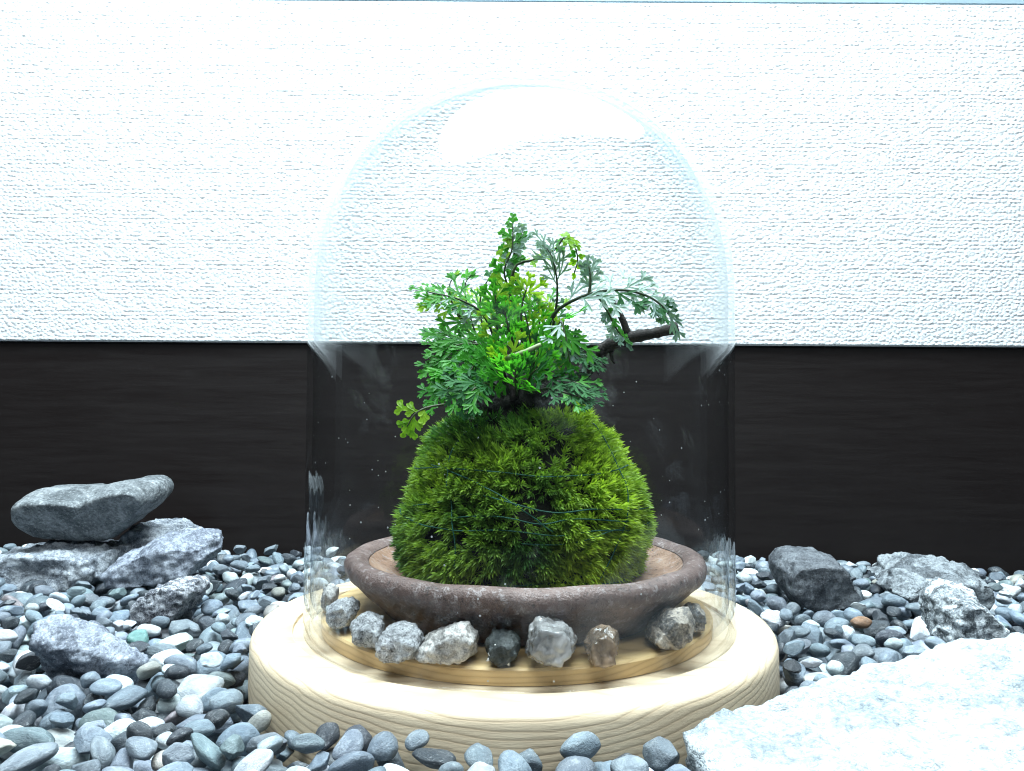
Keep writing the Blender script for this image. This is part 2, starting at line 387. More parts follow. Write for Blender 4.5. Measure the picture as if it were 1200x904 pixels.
add_rock('layered_stone', [gG], S_LAYER, .001, .0035, 60, 1.0, 1, 21, ridge=.0022, label='low layered grey stone behind the pyramid-shaped stone', cat='stone')
gH = block([(1090, 742), (1092, 700), (1104, 684), (1128, 682), (1150, 706), (1182, 746), (1165, 762), (1130, 769), (1096, 756)], .292, .03, .84, .7, -.003, .003)
add_rock('pyramid_stone', [gH], S_LIGHT, .0008, .0026, 85, 1.0, 1, 25, ridge=.001, label='pyramid-shaped light grey stone with white veins, leaning on the gravel', cat='stone')
# the big white rock in the foreground
top = [on_z(x, y, z) for x, y, z in ((802, 862, .0195), (835, 836, .022), (925, 812, .024), (1010, 794, .026), (1080, 772, .029), (1130, 752, .032), (1205, 742, .034), (1330, 730, .036))]
top += [Vector((.30, .16, .036)), Vector((.28, .10, .030)), Vector((.10, .105, .020)), Vector((.06, .125, .018)), Vector((.045, .155, .017))]
C = sum(top, Vector()) / len(top)
gI = top + [C + (p - C) * 1.0 + Vector((0, 0, -.012)) for p in top] + [C + (p - C) * .9 + Vector((0, 0, -.034)) for p in top]
add_rock('white_rock', [gI], S_WHITE, .0016, .0042, 38, .8, 1, 31, ridge=.0007, label='big flat rough white rock beside the wooden base')

# ------------------------------------------------------------------ wooden base, glass dome, dish
BX, BY = .0012, .279
base = empty('wooden_base', (BX, BY, -.0045)); tag(base, 'round turned pale pine base under the glass dome', 'base')
ZR, ZD = .024, .0274                          # ring top, raised disc top
o = lathe('ring', [(.0005, 0), (.0885, 0), (.0895, .0012), (.0903, .012), (.0901, ZR + .0045 - .0034), (.0897, ZR + .0045 - .0018), (.0888, ZR + .0045 - .0006), (.0872, ZR + .0045), (.0772, ZR + .0045), (.0767, ZR + .0042), (.0766, ZR + .0030), (.0005, ZR + .0030)], 192)
p = link('ring', o, M_WOOD, base); p.data.set_sharp_from_angle(angle=R(35))
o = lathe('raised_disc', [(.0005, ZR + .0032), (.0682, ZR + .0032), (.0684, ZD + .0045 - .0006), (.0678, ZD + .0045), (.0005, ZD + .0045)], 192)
p = link('raised_disc', o, mat_wood('pine_warm_light', (1.0, .88, .62)), base); p.data.set_sharp_from_angle(angle=R(35)); p.location.x = .0010  # golden light bouncing inside the glass foot is put into this wood tint

GX, GY = .0030, .279; GZ = ZR - .0013; GR = .0750; GC = CAM_Z + .0405; GT = .0021
def dome_prof(r, c, z0):
    pr = [(r, z0 + .0008), (r, z0 + .004)] + [(r, z0 + (c - z0) * k / 8) for k in range(1, 9)]
    for k in range(1, 33):
        a = R(90 * k / 32); e = 2.12
        pr.append((max(1e-5, r * math.cos(a) ** (2 / e)) if k < 32 else 1e-5, c + r * math.sin(a) ** (2 / e)))
    return pr
pf = dome_prof(GR, GC, GZ); pi_ = dome_prof(GR - GT, GC, GZ)
dm = lathe('glass_dome', pf + pi_[::-1] + [(GR - GT, GZ + .0004), (GR - GT / 2, GZ), (GR, GZ + .0004)], 160)
dm.transform(Matrix.Translation((0, 0, -GZ)))
dome = link('glass_dome', dm, M_GLASS); dome.location = (GX, GY, GZ); tag(dome, 'tall clear glass dome cloche covering the moss ball', 'glass dome')

DX, DY = .0052, .279; DZ = ZD
dish = empty('dish', (DX, DY, DZ)); tag(dish, 'shallow round brown unglazed stoneware dish holding the moss ball', 'dish')
outer = [(.0005, 0), (.0485, 0), (.0500, .0008), (.0515, .0028), (.0545, .0056), (.0578, .0086), (.0602, .0112), (.0612, .0122), (.0624, .0131), (.0635, .0148), (.0638, .0168), (.0630, .0186), (.0614, .0196), (.0594, .0198), (.0574, .0192), (.0558, .0178)]
inner = [(.0556, .0176), (.0535, .0156), (.051, .0142), (.045, .0125), (.0005, .0118)]
def wobble(me, a, f):
    for v in me.vertices: v.co += Vector((v.co.x, v.co.y, 0)).normalized() * noise.noise(v.co * f) * a + Vector((0, 0, noise.noise(v.co * f + Vector((5, 5, 5))) * a))
me = lathe('dish_body', outer, 160); wobble(me, .0006, 60); link('dish_body', me, mat_dish('brown_stoneware', (.080, .046, .037), (.135, .082, .068), (.235, .16, .14), .46), dish)
me = lathe('inner_surface', inner, 160); wobble(me, .0005, 60); link('inner_surface', me, mat_dish('bare_clay', (.16, .085, .05), (.28, .16, .10), (.40, .27, .19), .75), dish)

# ------------------------------------------------------------------ small stones round the dish
def small_stone(name, cx, cyb, w, h, Y, T, mat, label, cat='stone', seed=0, jag=.3, smooth=1, shape=None):
    rr = random.Random(seed); pts = []
    if shape: out = [(cx + sx * w / 2, cyb - sy * h) for sx, sy in shape]
    else: out = [(cx + w / 2 * math.cos(a + rr.uniform(-.2, .2)) * rr.uniform(1 - jag, 1), cyb - h / 2 + h / 2 * math.sin(a) * rr.uniform(1 - jag, 1)) for a in [2 * math.pi * k / 9 for k in range(9)]]
    g = block(out, Y, T, .72, .75, rr.uniform(-.001, .001), .0)
    dz = ZD + .0006 - min(p.z for p in g); g = [p + Vector((0, 0, dz)) for p in g]
    o = rock(name, [g], mat, .00055, .0018, 150, .9, smooth, seed); tag(o, label, cat, 'stones tucked around the dish'); return o
C_GRAN = mat_stone('speckled_granite', (.05, .052, .058), (.33, .335, .345), (.68, .69, .70), 200, .2, 1.0, .6, 1.0)
C_TAN = mat_stone('tan_grey_stone', (.08, .072, .065), (.34, .32, .30), (.66, .63, .59), 130, .4, .4, .55, .8)
C_BLK = mat_stone('dark_green_stone', (.012, .015, .014), (.03, .036, .034), (.08, .09, .085), 140, .1, .3, .5, .8)
C_QTZ = mat_crystal('smoky_quartz', (.62, .61, .60), .5, .08); C_AMB = mat_crystal('amber_quartz', (.40, .29, .20), .45, .18)
C_MIX = mat_stone('banded_dark_stone', (.022, .022, .022), (.13, .12, .11), (.50, .43, .35), 95, .5, .4, .5, .9)
def front_y(px, py):            # where the ray meets the disc top
    return on_z(px, py, ZD).y
small_stone('speckled_stone', 403, 724, 46, 40, .247, .016, C_GRAN, 'speckled grey stone beside the dish edge, next to a rounder one', seed=41)
small_stone('round_speckled_stone', 432, 746, 46, 40, .230, .014, C_GRAN, 'rounded speckled grey stone tucked under the dish rim', seed=42, jag=.1, smooth=3)
small_stone('mottled_stone', 469, 768, 62, 38, .219, .014, C_GRAN, 'pale black-mottled stone between the rounded stone and the wedge stone', seed=43, shape=[(-1, .35), (-.75, .8), (-.1, 1), (.7, .9), (1, .55), (.6, .08), (0, 0), (-.7, .05)])
small_stone('wedge_stone', 521, 775, 86, 46, .2175, .014, C_TAN, 'long pale wedge-shaped stone with pointed end before the dish', seed=44, shape=[(-1, .02), (-.95, .14), (-.5, .48), (.3, .95), (.7, 1), (1, .62), (.92, .15), (.55, 0), (-.2, 0)])
dk = small_stone('dark_stone', 590, 779, 48, 40, .216, .012, C_BLK, 'dark greenish stone dotted with white crystals beside the quartz', seed=45, jag=.15)
small_stone('quartz_chunk', 645, 786, 68, 56, .213, .017, C_QTZ, 'big translucent smoky quartz chunk in front of the dish', 'crystal', seed=46, smooth=0, shape=[(-1, .25), (-.85, .8), (-.45, 1), (.5, .95), (.95, .6), (.9, .3), (.35, .0), (-.3, .03)])
small_stone('amber_quartz', 706, 781, 42, 45, .214, .012, C_AMB, 'small amber and grey quartz stone right next to big quartz', 'crystal', seed=47, smooth=0, shape=[(-1, .35), (-.75, .85), (.0, 1), (.8, .92), (1, .5), (.5, .08), (-.2, 0), (-.7, .08)])
small_stone('banded_stone', 786, 758, 62, 44, .231, .017, C_MIX, 'dark and tan banded stone under the dish rim', seed=48, shape=[(-1, .2), (-.8, .5), (-.1, .95), (.7, 1), (1, .6), (.7, .2), (0, 0), (-.6, 0)])
small_stone('knobbly_stone', 812, 732, 40, 38, .246, .013, C_MIX, 'small knobbly grey stone behind the dark banded one', seed=49)
small_stone('hidden_grey_stone', 386, 694, 26, 34, .268, .012, C_TAN, 'grey stone half hidden behind the dish, past the speckled ones', seed=50)
# white crystals set into the dark stone
for k, (px, py, s) in enumerate(((574, 768, 4.6), (590, 767, 5.0), (581, 756, 2.6), (596, 779, 3.0), (571, 774, 3.2))):
    P = at(px, py, .2105); rr = random.Random(k); pts = [P + Vector((rr.uniform(-1, 1), rr.uniform(-.5, .8), rr.uniform(-1, 1))) * s * .215 / 900 * 1.2 for _ in range(12)]
    c = rock('white_crystal', [pts], C_GRAN if k > 9 else mat_plain('white_crystal', (.8, .79, .76), .3) if k == 0 else bpy.data.materials['white_crystal'], .0004, .0002, 300, .5, 1, k); under(c, dk)

# ------------------------------------------------------------------ moss ball
MX, MY = at(615, 600, .279).x, .280
MZ0 = DZ + .0117; MH = .0625
MP = [(0.0, .0425), (.08, .0450), (.22, .0468), (.38, .0460), (.55, .0424), (.70, .0366), (.82, .0304), (.91, .0230), (.97, .0140), (1.0, .0005)]
def moss_r(u):
    for (a, ra), (b, rb) in zip(MP, MP[1:]):
        if u <= b: return ra + (rb - ra) * (u - a) / (b - a)
    return .0005
def moss_pt(u, a, off=0.0):
    r = moss_r(u) * .925; d = Vector((math.cos(a), math.sin(a), 0))
    lump = 1 + .07 * noise.noise(Vector((d.x * 1.6, d.y * 1.6, u * 3.2))) + .03 * noise.noise(Vector((d.x * 4, d.y * 4, u * 7)))
    du = .01; dr = (moss_r(min(1, u + du)) - moss_r(max(0, u - du))); dz = (min(1, u + du) - max(0, u - du)) * MH
    n = Vector((d.x * dz, d.y * dz, -dr)).normalized()
    return Vector((d.x * r * lump, d.y * r * lump, u * MH)) + n * (off - .0030), n
ball = empty('moss_ball', (MX, MY, MZ0)); tag(ball, 'green moss ball wound with dark green thread, sitting in the brown dish', 'moss ball')
V = []; F = []; nu, na = 40, 72
for i in range(nu + 1):
    for k in range(na): V.append(moss_pt(i / nu, 2 * math.pi * k / na, -.0004)[0])
for i in range(nu):
    for k in range(na): F.append((i * na + k, i * na + (k + 1) % na, (i + 1) * na + (k + 1) % na, (i + 1) * na + k))
F.append(tuple(range(na))[::-1])
link('soil_core', mesh('soil_core', V, F), mat_stone('dark_moss_soil', (.004, .005, .003), (.008, .010, .005), (.016, .018, .010), 300, .0, .1, .85, .9), ball)

rr = random.Random(5); pts = [Vector((MX + math.cos(a) * r * rr.uniform(.8, 1.1), MY + math.sin(a) * r * rr.uniform(.8, 1.1), MZ0 + MH + z)) for r, z in ((.021, -.010), (.019, -.001), (.013, .006), (.005, .010)) for a in [2 * math.pi * k / 9 for k in range(9)]]
under(rock('soil_mound', [pts], bpy.data.materials['dark_moss_soil'], .0009, .0060, 130, 1.0, 0, 61), ball)
MV = []; MF = []; MC = []
def moss_shoot(P, ax, size, tint):
    ax = ax.normalized(); s = ax.cross(Vector((.31, .2, .93))).normalized(); t = ax.cross(s); n = random.randint(12, 16)
    for k in range(n):
        h = (k / n) ** .8; a = k * 2.399 + random.uniform(-.3, .3); sp = (1.05 - .75 * h) * random.uniform(.75, 1.15)
        rad = s * math.cos(a) + t * math.sin(a); d = (ax * math.cos(sp) + rad * math.sin(sp)).normalized()
        b = P + ax * size * (.95 * h); L = size * random.uniform(.7, 1.05) * (1 - .25 * h); w = size * .066
        side = d.cross(ax + rad * .2).normalized(); d2 = (d * .8 + ax * .45 - Vector((0, 0, .18))).normalized(); mid = b + d * L * .5; tip = mid + d2 * L * .5
        o = len(MV); MV.extend((b - side * w * .5, b + side * w * .5, mid + side * w, mid - side * w, tip))
        MF.append((o, o + 1, o + 2, o + 3)); MF.append((o + 3, o + 2, o + 4))
        q = random.uniform(.8, 1.2); MC.extend([(tint[0] * q, tint[1] * q, tint[2] * q, 1)] * 5)
for k in range(11500):
    u = random.random() ** .95; 
    if random.random() > moss_r(u) / .047 * .9 + .12: continue
    a = random.uniform(0, 2 * math.pi); P, n = moss_pt(u, a); P = P + n * (.0016 * noise.noise(P * 110 + Vector((2, 8, 5))) + .0010)
    patch = noise.noise(P * 85) ; yel = noise.noise(P * 45 + Vector((9, 2, 4)))
    if patch < -.25 and random.random() < .8: continue                     # bare gaps between the tufts
    f = max(0, min(1, .5 + yel * 1.0 + .22 * (P.x / .045) + .12 * random.uniform(-1, 1)))  # natural yellow patches, plus the lit right side painted into the tint
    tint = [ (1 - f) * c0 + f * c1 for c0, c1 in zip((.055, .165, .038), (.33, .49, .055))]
    ax = n + Vector((random.uniform(-.5, .5), random.uniform(-.5, .5), random.uniform(-.45, .35) - .05)) + Vector((noise.noise(P * 70), noise.noise(P * 70 + Vector((3, 3, 3))), noise.noise(P * 70 + Vector((7, 7, 7))))) * .9
    moss_shoot(P, ax, random.uniform(.0023, .0046) * (1 + .35 * max(0, patch)), tint)
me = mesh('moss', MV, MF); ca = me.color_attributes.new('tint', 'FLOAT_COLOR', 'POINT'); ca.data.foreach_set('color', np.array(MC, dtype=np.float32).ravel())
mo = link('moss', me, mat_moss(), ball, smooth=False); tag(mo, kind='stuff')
# the threads wound round it
t = NT('green_thread'); M_THREAD = t.done(t.principled((.006, .055, .036), .65, None, .25))
def thread(pts):
    path = []
    for p in spline([Vector((math.cos(R(a)) * 1, u, 0)) * 0 + Vector((a, u, off)) for a, u, off in pts], len(pts) * 14):
        P, n = moss_pt(max(.01, min(.98, p.y)), R(p.x), p.z + noise.noise(Vector((p.x * .06, p.y * 9, 1))) * .0011); path.append(P)
    V, F = tube(path, [.00022] * len(path), 6); link('thread', mesh('thread', V, F), M_THREAD, ball)
OFF = .0053
thread([(a, .07 + .012 * math.sin(a * .05), OFF - .0012) for a in range(190, 351, 8)])
thread([(a, .60 + .015 * math.sin(a * .06), OFF) for a in range(180, 400, 10)])
thread([(205, .40, OFF), (225, .44, OFF), (245, .50, OFF), (262, .47, OFF + .0006), (280, .42, OFF + .001), (300, .43, OFF), (330, .40, OFF), (360, .37, OFF)])
thread([(185, .37, OFF), (215, .34, OFF), (240, .33, OFF), (262, .345, OFF), (282, .32, OFF), (300, .335, OFF), (325, .31, OFF), (350, .33, OFF)])
thread([(235, .38, OFF), (258, .40, OFF), (275, .375, OFF), (290, .39, OFF), (320, .36, OFF)])
thread([(240, .88, OFF - .001), (233, .8, OFF), (229, .68, OFF + .0004), (231, .55, OFF), (236, .42, OFF), (240, .3, OFF), (241, .16, OFF)])
thread([(268, .28, OFF), (282, .275, OFF), (296, .30, OFF + .0005), (308, .33, OFF), (325, .29, OFF)])
thread([(215, .62, OFF), (232, .60, OFF), (248, .55, OFF), (262, .48, OFF), (280, .34, OFF)])
thread([(250, .035, OFF - .001), (262, .045, OFF), (275, .03, OFF), (292, .05, OFF)])
thread([(300, .1, OFF), (312, .30, OFF), (318, .5, OFF), (322, .68, OFF), (325, .85, OFF)])

# ------------------------------------------------------------------ twig
M_BARK = mat_stone('dark_bark', (.006, .0045, .004), (.015, .011, .009), (.045, .034, .028), 260, .05, .3, .75, 1.0, bd=.001)
twig = empty('twig', at(690, 450, .285)); tag(twig, 'dark broken twig sticking out of the moss ball beside the fern', 'twig')
pth = spline([at(672, 458, .288), at(690, 428, .284), at(708, 409, .281), at(735, 397, .277), at(765, 391, .274), at(795, 384, .272)], 30)
rad = [(.0030 - .0012 * (i / 30)) * (1 + .22 * noise.noise(Vector((i * .6, 1, 2)))) for i in range(31)]; rad[-2] *= 1.35; rad[-1] *= 1.2
V, F = tube(pth, rad, 12, .10); under(link('branch', mesh('branch', V, F), M_BARK), twig)
pth = spline([at(738, 398, .277), at(730, 376, .276), at(722, 360, .276), at(715, 346, .277)], 14)
V, F = tube(pth, [.0015 - .0009 * i / 14 for i in range(15)], 8, .08); under(link('side_shoot', mesh('side_shoot', V, F), M_BARK), twig)
for px, py in ((706, 424), (716, 420), (698, 434)):
    pth = spline([at(px, py - 8, .28), at(px + 1, py, .279), at(px + 4, py + 6, .278)], 6); V, F = tube(pth, [.0009 - .0001 * i for i in range(7)], 6, .2); under(link('root_stub', mesh('root_stub', V, F), M_BARK), twig)

# ------------------------------------------------------------------ fern
fern = empty('fern', (MX, MY, MZ0 + MH - .004)); tag(fern, 'leafy green fern with finely cut fronds growing from the moss ball', 'fern')
G = {'g': mat_leaf('green_frond', (.036, .21, .026), (.09, .38, .038), .55, .38),
     'y': mat_leaf('yellow_green_frond', (.15, .34, .024), (.32, .52, .045), .55, .42),
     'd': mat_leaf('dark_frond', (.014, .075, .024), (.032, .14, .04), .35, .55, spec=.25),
     's': mat_leaf('sheen_tinted_frond', (.14, .25, .21), (.25, .37, .33), .5, .30, spec=1.0)}  # pale grey-green of 's' paints the overhead light's sheen on the leaves
M_STEM = mat_leaf('fern_stem', (.018, .035, .012), (.05, .07, .025), .05, .45)
PROF = [.40, .55, .78, .95, 1.0, .80, .22]
class Leaf:
    def __init__(s): s.V = []; s.F = []; s.k = 0
    def ribbon(s, p, d, n, L, w, bend=0.0, prof=PROF, fold=.18):
        d = d.normalized(); side = d.cross(n).normalized(); n = side.cross(d).normalized(); s.k += 1
        o = len(s.V); m = len(prof); q = p + n * (s.k % 7) * .00002; out = []
        for i, f in enumerate(prof):
            t = i / (m - 1); c = q + n * (-.10 * L * t * t)
            s.V += [c - side * w * f * .5, c - n * w * f * fold, c + side * w * f * .5]; out.append((c.copy(), d.copy(), n.copy(), side.copy()))
            a = bend / (m - 1); d = (d * math.cos(a) + side * math.sin(a)).normalized(); side = d.cross(n).normalized()
            q = q + d * L / (m - 1)
        for i in range(m - 1):
            b = o + i * 3; s.F += [(b, b + 1, b + 4, b + 3), (b + 1, b + 2, b + 5, b + 4)]
        return out
    def pinna(s, p, d, n, L, w, lobes=3, rr=random):
        """a lobed leaflet: a narrow blade carrying forward-pointing lobes, each with a notch of its own"""
        sp = s.ribbon(p, d, n, L, w * .75, rr.uniform(-.35, .35), [.35, .5, .62, .72, .8, .75, .15])
        for k in range(lobes):
            f = .22 + .55 * k / max(1, lobes - 1); c, dd, nn, sd = sp[min(5, int(f * 6))]
            for sgn in (-1, 1):
                a = R(rr.uniform(30, 48)) * sgn; ld = dd * math.cos(a) + sd * math.sin(a); ll = L * (.60 - .28 * f) * rr.uniform(.75, 1.2)
                nn2 = (nn + sd * rr.uniform(-.25, .25)).normalized()
                lp = s.ribbon(c, ld, nn2, ll, w * .66, -sgn * rr.uniform(.1, .5))
                if ll > w * 1.1:
                    b = lp[2]; a2 = R(26) * sgn; s.ribbon(b[0], b[1] * math.cos(a2) + b[3] * math.sin(a2), nn2, ll * .6, w * .55, 0)
    def obj(s, name, mat, parent):
        return link(name, mesh(name, s.V, s.F), mat, parent)
def frond(path, col, npin, plen, pw, face=(0, -.55, .83), start=.25, lobes=3, tip=True, ang=52, stem=.0006, sides=(-1, 1), cols=None, prof='mid', seed=0):
    if plen >= .006: plen *= 1.32; pw *= .72; lobes = 2
    rr = random.Random(seed); n = 26; pts = [p - fern.location for p in spline([at(x, y, Y) for x, y, Y in path], n)]
    V, F = tube(pts, [stem * (1 - .65 * i / n) for i in range(n + 1)], 6); st = link('frond', mesh('frond_stem', V, F), M_STEM, fern)
    face = Vector(face).normalized()
    for k in range(npin):
        f = start + (1 - start) * (k + .3) / (npin + .3); i = min(n - 1, int(f * n)); p = pts[i]; d = (pts[i + 1] - pts[max(0, i - 1)]).normalized()
        nn = (face - d * face.dot(d)).normalized(); sd = d.cross(nn); sgn = sides[k % len(sides)]
        a = R(ang + rr.uniform(-12, 12)) * sgn; ld = d * math.cos(a) + sd * math.sin(a) + nn * rr.uniform(-.18, .12)
        g = (k + .5) / npin; sc = {'mid': .55 + .75 * math.sin(math.pi * min(1, .18 + g * .75)), 'dec': 1.25 - .85 * g, 'inc': .55 + .7 * g}[prof]
        lf = Leaf(); nn2 = (nn + Vector((rr.uniform(-.3, .3), rr.uniform(-.3, .3), rr.uniform(-.15, .25)))).normalized()
        lf.pinna(p, ld, nn2, plen * sc * rr.uniform(.85, 1.15), pw * (.75 + .25 * sc), lobes, rr)
        lf.obj('leaflet', G[rr.choice(cols or col)], st)
    if tip:
        d = (pts[-1] - pts[-3]).normalized(); nn = (face - d * face.dot(d)).normalized(); lf = Leaf(); lf.pinna(pts[-1] - d * .0004, d, nn, plen * .75, pw * .9, lobes, rr); lf.obj('leaflet', G[(cols or col)[0]], st)
    return st
Y0 = .279
FR = [
 # tall middle frond
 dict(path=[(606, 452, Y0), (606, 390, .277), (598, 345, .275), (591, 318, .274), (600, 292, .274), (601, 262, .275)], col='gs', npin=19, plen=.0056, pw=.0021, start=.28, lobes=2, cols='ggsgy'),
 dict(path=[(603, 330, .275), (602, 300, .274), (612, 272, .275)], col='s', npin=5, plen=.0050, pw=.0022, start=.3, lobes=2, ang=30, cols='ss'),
 # arching stem with small yellow-green leaflets
 dict(path=[(606, 440, .277), (598, 360, .274), (603, 314, .272), (628, 304, .270), (650, 293, .269), (661, 279, .268), (672, 286, .268), (677, 304, .269), (673, 320, .270)], col='y', npin=17, plen=.0040, pw=.0021, start=.32, lobes=1, cols='yyg', ang=62),
 # yellow leaf left of the sheen-tinted frond
 dict(path=[(612, 420, .272), (611, 365, .268), (617, 338, .266)], col='y', npin=3, plen=.0062, pw=.0024, start=.75, lobes=2, cols='y', face=(0, -.9, .4)),
 # left sweepers
 dict(path=[(596, 440, .277), (575, 410, .268), (548, 403, .264), (524, 408, .261)], col='g', npin=8, plen=.0085, pw=.0027, start=.35, cols='gg', ang=38, face=(0, -.8, .55)),
 dict(path=[(592, 440, .277), (570, 375, .270), (540, 352, .266), (500, 342, .264)], col='g', npin=10, plen=.0068, pw=.0022, start=.35, cols='ggs', ang=40, face=(0, -.75, .6)),
 dict(path=[(590, 430, .278), (556, 390, .272), (530, 362, .268), (508, 352, .266)], col='g', npin=9, plen=.0075, pw=.0026, start=.3, cols='ggy', ang=42, face=(0, -.75, .6)),
 dict(path=[(588, 440, .276), (560, 418, .268), (535, 420, .263), (518, 428, .261)], col='g', npin=8, plen=.0085, pw=.0027, start=.3, cols='g', ang=40, face=(.1, -.7, .65)),
 dict(path=[(598, 445, .274), (572, 420, .262), (556, 428, .256), (545, 448, .253)], col='g', npin=8, plen=.0066, pw=.0026, start=.3, cols='gd', ang=40, face=(.2, -.85, .45)),
 dict(path=[(560, 400, .274), (548, 360, .272), (545, 335, .272), (552, 322, .272)], col='g', npin=2, plen=.0042, pw=.0022, start=.8, lobes=1, cols='g', stem=.0004),
 dict(path=[(556, 400, .274), (532, 360, .270), (527, 335, .270), (534, 322, .271)], col='y', npin=1, plen=.0036, pw=.0020, start=.85, lobes=1, cols='yg', stem=.0004),
 dict(path=[(566, 390, .276), (563, 350, .276), (576, 322, .276), (588, 312, .276)], col='g', npin=3, plen=.0045, pw=.0018, start=.6, lobes=1, cols='gd', stem=.0004),
 # upright middle
 dict(path=[(600, 450, .276), (585, 400, .270), (582, 365, .267), (580, 345, .266)], col='g', npin=8, plen=.0064, pw=.0026, start=.3, cols='ggy', ang=34, face=(.3, -.8, .4)),
 dict(path=[(612, 450, .276), (604, 410, .266), (596, 385, .262), (592, 365, .260)], col='d', npin=7, plen=.0062, pw=.0025, start=.3, cols='gdg', ang=34, face=(-.3, -.8, .4)),
 dict(path=[(618, 450, .276), (622, 410, .272), (618, 380, .270), (612, 356, .269)], col='g', npin=9, plen=.0066, pw=.0024, start=.3, cols='ggy', ang=45, face=(.1, -.85, .5)),
 dict(path=[(622, 455, .278), (634, 410, .276), (632, 378, .275), (622, 356, .275)], col='y', npin=9, plen=.0060, pw=.0022, start=.3, cols='yg', ang=48, lobes=2),
 dict(path=[(600, 455, .285), (590, 400, .290), (570, 370, .294), (555, 352, .296)], col='y', npin=9, plen=.0075, pw=.0026, start=.3, cols='yyg', ang=42),
 dict(path=[(600, 455, .285), (570, 410, .292), (535, 395, .298), (515, 390, .300)], col='g', npin=9, plen=.0080, pw=.0026, start=.25, cols='ggd', ang=42),
 dict(path=[(622, 455, .286), (630, 400, .294), (640, 370, .300), (645, 352, .303)], col='g', npin=9, plen=.0070, pw=.0024, start=.3, cols='gdy', ang=42),
 dict(path=[(630, 458, .276), (640, 430, .270), (650, 412, .267), (655, 400, .266)], col='d', npin=7, plen=.0070, pw=.0024, start=.3, cols='dgd', ang=45),
 # short young fronds filling the middle
 dict(path=[(598, 458, 0.270), (588, 432, 0.262), (572, 412, 0.258)], col='g', npin=7, plen=.0064, pw=.0026, start=.25, cols='gg', ang=38, face=(0.2, -.8, .5)),
 dict(path=[(614, 458, 0.270), (624, 430, 0.260), (634, 408, 0.256)], col='g', npin=7, plen=.0064, pw=.0026, start=.25, cols='gd', ang=38, face=(0.1, -.8, .5)),
 dict(path=[(590, 458, 0.268), (570, 445, 0.258), (548, 436, 0.254)], col='g', npin=7, plen=.0064, pw=.0026, start=.25, cols='gg', ang=38, face=(0.1, -.8, .5)),
 dict(path=[(620, 458, 0.272), (640, 425, 0.264), (650, 392, 0.262)], col='g', npin=7, plen=.0064, pw=.0026, start=.25, cols='yg', ang=38, face=(-0.1, -.8, .5)),
 dict(path=[(606, 464, 0.268), (604, 432, 0.258), (594, 404, 0.254)], col='g', npin=7, plen=.0062, pw=.0026, start=.2, cols='gyg', ang=42, face=(-0.2, -.8, .5)),
 dict(path=[(600, 464, 0.264), (586, 440, 0.254), (570, 430, 0.250)], col='g', npin=7, plen=.0062, pw=.0026, start=.2, cols='gg', ang=42, face=(0.2, -.8, .5)),
 dict(path=[(614, 464, 0.264), (622, 440, 0.254), (634, 430, 0.250)], col='g', npin=7, plen=.0062, pw=.0026, start=.2, cols='gd', ang=42, face=(-0.1, -.8, .5)),
 dict(path=[(606, 464, 0.262), (604, 448, 0.252), (604, 432, 0.248)], col='g', npin=7, plen=.0062, pw=.0026, start=.2, cols='gdg', ang=42, face=(0.0, -.8, .5)),
 # lower left drooping
 dict(path=[(585, 455, .272), (556, 440, .260), (530, 452, .255), (514, 468, .253)], col='g', npin=8, plen=.0066, pw=.0027, start=.3, cols='ggg', ang=44, face=(-.1, -.65, .75)),
 dict(path=[(565, 450, .272), (536, 432, .264), (520, 428, .261), (510, 440, .259)], col='g', npin=7, plen=.0065, pw=.0025, start=.4, cols='g', ang=46, face=(-.1, -.7, .6)),
 dict(path=[(522, 474, .252), (500, 478, .249), (486, 486, .248), (477, 500, .248)], col='y', npin=4, plen=.0058, pw=.0025, start=.35, cols='y', ang=50, lobes=2, stem=.0005, face=(0, -.9, .4)),
 # right-hand fronds, silvery sheen put into their leaf colour
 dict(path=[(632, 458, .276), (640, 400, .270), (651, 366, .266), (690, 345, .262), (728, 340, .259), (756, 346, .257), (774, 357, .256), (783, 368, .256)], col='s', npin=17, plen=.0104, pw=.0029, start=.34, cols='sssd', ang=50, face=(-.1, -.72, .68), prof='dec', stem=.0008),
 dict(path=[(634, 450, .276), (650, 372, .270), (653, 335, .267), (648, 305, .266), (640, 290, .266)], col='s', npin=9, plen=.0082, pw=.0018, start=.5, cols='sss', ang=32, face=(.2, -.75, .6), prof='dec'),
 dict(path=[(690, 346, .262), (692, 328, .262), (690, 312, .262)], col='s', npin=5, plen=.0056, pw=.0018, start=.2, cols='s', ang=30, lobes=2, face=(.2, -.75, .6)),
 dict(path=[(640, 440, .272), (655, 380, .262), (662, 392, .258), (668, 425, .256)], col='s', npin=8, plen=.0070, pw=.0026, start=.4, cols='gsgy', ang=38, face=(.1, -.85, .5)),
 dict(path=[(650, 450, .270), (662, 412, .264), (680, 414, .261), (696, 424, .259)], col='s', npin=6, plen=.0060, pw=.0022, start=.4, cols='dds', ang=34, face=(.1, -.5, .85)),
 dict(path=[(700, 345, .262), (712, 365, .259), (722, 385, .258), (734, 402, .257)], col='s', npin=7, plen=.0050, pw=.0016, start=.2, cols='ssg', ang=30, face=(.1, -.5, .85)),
 # dark ones low in front of the soil
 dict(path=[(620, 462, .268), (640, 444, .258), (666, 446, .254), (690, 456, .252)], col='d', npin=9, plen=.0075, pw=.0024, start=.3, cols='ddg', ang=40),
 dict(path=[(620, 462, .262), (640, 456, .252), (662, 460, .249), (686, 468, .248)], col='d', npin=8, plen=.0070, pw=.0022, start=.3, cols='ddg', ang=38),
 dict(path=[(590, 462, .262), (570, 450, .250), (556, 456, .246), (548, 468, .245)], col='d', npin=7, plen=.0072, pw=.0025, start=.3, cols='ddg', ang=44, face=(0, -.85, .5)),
]
for k, f in enumerate(FR): frond(seed=100 + k, **f)
